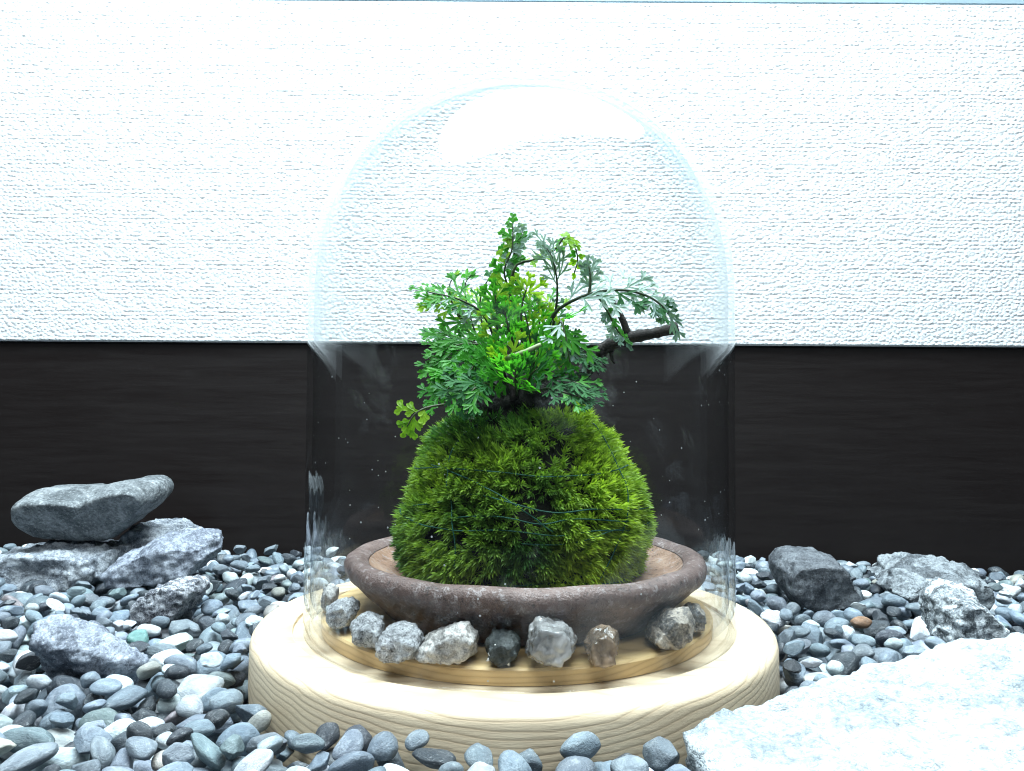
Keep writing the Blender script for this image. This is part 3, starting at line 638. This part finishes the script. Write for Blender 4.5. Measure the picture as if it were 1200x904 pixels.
# creeping rhizome and roots at the fern's foot
for k in range(16):
    a = random.uniform(0, 6.28); r0 = random.uniform(.002, .010); r1 = random.uniform(.012, .026)
    z = lambda r: MZ0 + MH + .002 - (r / .03) ** 2 * .012
    pts = [Vector((MX + math.cos(a) * r0, MY + math.sin(a) * r0, z(r0) + .005)), Vector((MX + math.cos(a) * (r0 + r1) / 2, MY + math.sin(a) * (r0 + r1) / 2, z((r0 + r1) / 2) + .003)), Vector((MX + math.cos(a + .3) * r1, MY + math.sin(a + .3) * r1, z(r1) - .002))]
    pth = [p - fern.location for p in spline(pts, 12)]; V, F = tube(pth, [random.uniform(.0009, .0016) * (1 - .03 * i) for i in range(13)], 7, .15); link('rhizome', mesh('rhizome', V, F), M_BARK, fern)
pth = [p - fern.location for p in spline([at(602, 470, .262), at(600, 440, .262), at(597, 415, .264), at(600, 392, .267)], 14)]
V, F = tube(pth, [.0015 - .0007 * i / 14 for i in range(15)], 8, .2); link('rhizome', mesh('rhizome', V, F), M_BARK, fern)
pth = [p - fern.location for p in spline([at(594, 420, .256), at(612, 414, .252), at(634, 404, .252)], 10)]
V, F = tube(pth, [.0011 - .0004 * i / 10 for i in range(11)], 7, .1); link('rhizome', mesh('rhizome', V, F), mat_leaf('pale_stem', (.20, .27, .12), (.32, .38, .2), .1), fern)

# ------------------------------------------------------------------ pebbles: dropped one by one on to a height map
CELL = .0005; X0, X1, YA, YB = -.36, .36, .10, .468
NX, NY = int((X1 - X0) / CELL), int((YB - YA) / CELL)
gx = X0 + (np.arange(NX) + .5) * CELL; gy = YA + (np.arange(NY) + .5) * CELL
GXX, GYY = np.meshgrid(gx, gy)
HM = (-.0045 + .0085 * np.clip((.205 - GYY) / .02, 0, 1) - .010 * np.clip((GXX - .12) / .16, 0, 1) * np.clip((GYY - .28) / .18, 0, 1)).astype(np.float32)
BED = HM.copy()
HM[(GXX - BX) ** 2 + (GYY - BY) ** 2 < .0906 ** 2] = 1.0
# undersides of the large stones
CC = .003; UX, UY = int((X1 - X0) / CC) + 1, int((YB - YA) / CC) + 1; UNDER = np.full((UY, UX), 1.0, np.float32)
for o in ROCKS:
    co = np.empty(len(o.data.vertices) * 3); o.data.vertices.foreach_get('co', co); co = co.reshape(-1, 3) + np.array(o.location)
    ix = ((co[:, 0] - X0) / CC).astype(int); iy = ((co[:, 1] - YA) / CC).astype(int); ok = (ix >= 0) & (ix < UX) & (iy >= 0) & (iy < UY)
    np.minimum.at(UNDER, (iy[ok], ix[ok]), co[ok, 2])

def pebble_proto(seed, angular):
    rr = random.Random(seed); bm = bmesh.new(); bmesh.ops.create_icosphere(bm, subdivisions=4 if angular else 3, radius=1)
    planes = [(Vector((rr.gauss(0, 1), rr.gauss(0, 1), rr.gauss(0, 1))).normalized(), rr.uniform(.52, .8) if angular else rr.uniform(.74, .95)) for _ in range(9 if angular else 5)]
    off = Vector((rr.uniform(-9, 9), rr.uniform(-9, 9), rr.uniform(-9, 9)))
    for v in bm.verts:
        p = v.co * (1 + .22 * noise.noise(v.co * 1.1 + off) + (.05 if angular else .02) * noise.noise(v.co * 3.5 + off))
        for n, d in planes:
            s = p.dot(n) - d
            if s > 0: p = p - n * s * (.92 if angular else .75)
        v.co = p
    mx = max(v.co.length for v in bm.verts)
    for v in bm.verts: v.co /= mx * .93
    me = bpy.data.meshes.new('pebble'); bm.to_mesh(me); bm.free(); me.shade_smooth(); return me
PROTO = [pebble_proto(i, False) for i in range(12)] + [pebble_proto(50 + i, True) for i in range(5)]
PN = [(np.array([v.co[:] for v in m.vertices]), np.array([[p.vertices[0], p.vertices[1], p.vertices[2]] for p in m.polygons])) for m in PROTO]
KINDS = [('blue-grey', (.145, .18, .212), 50), ('dark slate', (.034, .042, .052), 18), ('pale grey', (.40, .44, .46), 20), ('mauve-brown', (.165, .15, .16), 2), ('greenish grey', (.135, .175, .185), 8), ('sandy', (.28, .27, .245), 3)]
KW = np.array([k[2] for k in KINDS], float); KW /= KW.sum()
def shape(Rm, s):
    A = Rm @ np.diag(s); S = A @ A.T                      # ellipsoid x^T S^-1 x = 1
    rx, ry = math.sqrt(S[0, 0]), math.sqrt(S[1, 1])
    i = np.arange(-int(rx / CELL), int(rx / CELL) + 1) * CELL; j = np.arange(-int(ry / CELL), int(ry / CELL) + 1) * CELL
    XX, YY = np.meshgrid(i, j); Q = np.linalg.inv(S)
    b = Q[0, 2] * XX + Q[1, 2] * YY; c = Q[0, 0] * XX ** 2 + 2 * Q[0, 1] * XX * YY + Q[1, 1] * YY ** 2 - 1
    D = b * b - Q[2, 2] * c; ok = D > 0; D = np.sqrt(np.maximum(D, 0))
    return (-b - D) / Q[2, 2], (-b + D) / Q[2, 2], ok
PEB = []
def try_drop(x, y, sh):
    lo, hi, ok = sh; h, w = lo.shape; ix = int((x - X0) / CELL) - w // 2; iy = int((y - YA) / CELL) - h // 2
    if ix < 0 or iy < 0 or ix + w > NX or iy + h > NY: return None
    P = HM[iy:iy + h, ix:ix + w]; g = np.where(ok, P - lo, -9); z = g.max()
    if z > .05: return None
    gap = float((z - g)[ok].mean()); 
    return z, gap, ix, iy
def allowed(x, y, zt):
    ux = int((x - X0) / CC); uy = int((y - YA) / CC); p = UNDER[max(0, uy - 1):uy + 2, max(0, ux - 1):ux + 2]
    return zt < p.min() + .0015
def drop(size, limit, K, ya=YA, yb=YB):
    best = None
    for _ in range(K):
        y = ya + (yb - ya) * rng.random(); hw = .05 + .72 * y
        x = rng.uniform(-min(hw, .355), min(hw, .355))
        s = size * np.array((rng.uniform(.95, 1.35), rng.uniform(.75, 1.0), rng.uniform(.5, .78)))
        e = Euler((rng.normal(0, .42), rng.normal(0, .42), rng.uniform(0, 6.28))); Rm = np.array(e.to_matrix()); sh = shape(Rm, s)
        r = try_drop(x, y, sh)
        if r is None: continue
        z, gap, ix, iy = r; top = z + sh[1][sh[2]].max()
        bz = .0050 * max(0, min(1, (.205 - y) / .02)) - .010 * max(0, min(1, (x - .12) / .16)) * max(0, min(1, (y - .28) / .18))
        if top > limit + bz or not allowed(x, y, top): continue
        sc = (top - bz) + gap * 2.2
        if best is None or sc < best[0]: best = (sc, x, y, z, e, s, sh, ix, iy)
    if best is None: return False
    sc, x, y, z, e, s, sh, ix, iy = best; h, w = sh[0].shape
    P = HM[iy:iy + h, ix:ix + w]; np.copyto(P, np.maximum(P, z + sh[1] * .97), where=sh[2])
    PEB.append((x, y, z - .0003, e, s)); return True
miss = 0
for k in range(5200):
    big = rng.random(); size = (.0034 + .0036 * big ** 1.7) * (1.25 if rng.random() < .06 else 1)
    if k > 3000: size = min(size, .0052)
    ok = drop(size, .0165 if k < 3000 else .0175, 8 if k < 3000 else 12)
    miss = 0 if ok else miss + 1
    if miss > 60: break
for k in range(420): drop(.0036 + .0028 * rng.random(), .0165, 8, .125, .20)
print('pebbles', len(PEB), flush=True)
# the two odd ones that stand out: a copper-orange one on the right, a turquoise one on the left
TINT = []; KIND = []; PR = []
for k, p in enumerate(PEB):
    c = int(rng.choice(len(KINDS), p=KW)); q = rng.uniform(.75, 1.3); KIND.append(c)
    TINT.append(np.clip(np.array(KINDS[c][1]) * q * np.array((rng.uniform(.93, 1.07), 1, rng.uniform(.95, 1.06))), 0, .7))
    PR.append(int(rng.integers(0, 12)) if rng.random() < .62 else int(rng.integers(12, 17)))
# which pebbles show largest from the camera: splat everything into a small depth buffer
SW, SH = 600, 452; ZB = np.full(SW * SH, 9.0); ID = np.full(SW * SH, -1)
def splat(P, idn):
    X, Yp, D = project(P); xi = (X / 2).astype(int); yi = (Yp / 2).astype(int); ok = (xi >= 0) & (xi < SW) & (yi >= 0) & (yi < SH) & (D > 0); q = yi[ok] * SW + xi[ok]; d = D[ok]
    o = np.argsort(-d); q = q[o]; d = d[o]; m = d < ZB[q]; ZB[q[m]] = d[m]; ID[q[m]] = idn
th = np.linspace(0, 2 * np.pi, 700); bz_ = np.linspace(-.004, ZR, 40)
splat(np.array([(BX + .0902 * math.cos(a), BY + .0902 * math.sin(a), z) for a in th for z in bz_]), -2)
for r_ in np.linspace(.04, .09, 60): splat(np.stack([BX + r_ * np.cos(th), BY + r_ * np.sin(th), np.full_like(th, ZR)], 1), -2)
for o in ROCKS:
    co = np.empty(len(o.data.vertices) * 3); o.data.vertices.foreach_get('co', co); splat(co.reshape(-1, 3) + np.array(o.location), -2)
WV = []
for k, (x, y, z, e, s) in enumerate(PEB):
    Vn, Fn = PN[PR[k]]; Wd = (Vn * s) @ np.array(e.to_matrix()).T + np.array((x, y, z)); WV.append(Wd)
    T = Wd[Fn]; splat(np.concatenate([Wd, T.mean(1), (T[:, 0] + T[:, 1]) / 2, (T[:, 1] + T[:, 2]) / 2]), k)
cnt = np.bincount(ID[ID >= 0], minlength=len(PEB)).astype(float)
SPECIAL = {}
for px, py, lab, c in ((1022, 720, 'single copper-orange pebble in the grey gravel', (.27, .155, .09)), (155, 737, 'turquoise-green pebble near the crystalline stone', (.13, .26, .245))):
    PP, QQ, _ = project(np.array([p[:3] for p in PEB])); dd = np.hypot(PP - px, QQ - py) + np.where((cnt > 55) & (cnt < 110), 0, 900); k = int(dd.argmin()); SPECIAL[k] = (lab, c); TINT[k] = np.array(c); cnt[k] = 1e6
order = np.argsort(-cnt); SHOWN = [int(i) for i in order[:300] if cnt[i] > 0]
M_PEB = mat_pebble('pebble_stone', True, 1.0); M_PEBS = mat_pebble('pebble_stone_mass', False, 190.0)
for m in PROTO: m.materials.append(M_PEB)
MARKS = [(o.location.x, o.location.y, t) for o, t in zip(ROCKS, ('the craggy stone', 'the wedge-shaped flake stone', None, 'the crystalline stone', 'the flat slab stone', 'the blocky dark stone', 'the layered stone', 'the pyramid-shaped stone', 'the big white rock')) if t]
for k in SHOWN:
    x, y, z, e, s = PEB[k]; o = bpy.data.objects.new('pebble', PROTO[PR[k]]); COL.objects.link(o)
    o.location = (x, y, z); o.rotation_euler = e; o.scale = s; o.color = (*TINT[k], 1)
    d, nm = min((math.hypot(x - a, y - b), t) for a, b, t in MARKS); rb = math.hypot(x - BX, y - BY) - .09
    if rb < .012: where = 'lying against the wooden base'
    elif y > .43: where = 'in the gravel along the baseboard'
    elif d < .06 or (nm == 'the big white rock' and d < .14): where = 'in the gravel near ' + nm
    elif rb < .045: where = 'in the gravel around the wooden base'
    else: where = 'in the open gravel'
    bright = TINT[k].mean() / np.mean(KINDS[KIND[k]][1]); up = abs(math.sin(e.x)) + abs(math.sin(e.y))
    adj = ('chipped' if PR[k] >= 12 else 'upright' if up > .95 else 'long oval' if s[0] / s[1] > 1.5 else 'flat' if s[2] / s[0] < .48 else 'round' if s[0] / s[1] < 1.15 else 'smooth')
    adj = ('large ' if s[0] > .0085 else 'small ' if s[0] < .0048 else '') + adj + (' light' if bright > 1.15 else ' deep' if bright < .88 else '')
    tag(o, SPECIAL[k][0] if k in SPECIAL else '%s %s pebble %s' % (adj, KINDS[KIND[k]][0], where), 'pebble', 'pebbles of the gravel bed')
rest = [k for k in range(len(PEB)) if k not in set(SHOWN)]
VV = []; FF = []; CL = []; base_i = 0
for k in rest:
    Vn, Fn = PN[PR[k]]; VV.append(WV[k]); FF.append(Fn + base_i); CL.append(np.repeat(np.append(TINT[k], 1)[None], len(Vn), 0)); base_i += len(Vn)
VV = np.concatenate(VV); FF = np.concatenate(FF); CL = np.concatenate(CL).astype(np.float32)
me = bpy.data.meshes.new('gravel'); me.vertices.add(len(VV)); me.vertices.foreach_set('co', VV.astype(np.float32).ravel())
me.loops.add(FF.size); me.loops.foreach_set('vertex_index', FF.astype(np.int32).ravel()); me.polygons.add(len(FF))
me.polygons.foreach_set('loop_start', np.arange(0, FF.size, 3, dtype=np.int32)); me.update(calc_edges=True); me.validate()
ca = me.color_attributes.new('tint', 'FLOAT_COLOR', 'POINT'); ca.data.foreach_set('color', CL.ravel())
gr = link('gravel', me, M_PEBS); tag(gr, 'loose grey and blue-grey pebble gravel around the wooden base', 'gravel', kind='stuff')
print('tris', len(FF), 'moss', len(MF))
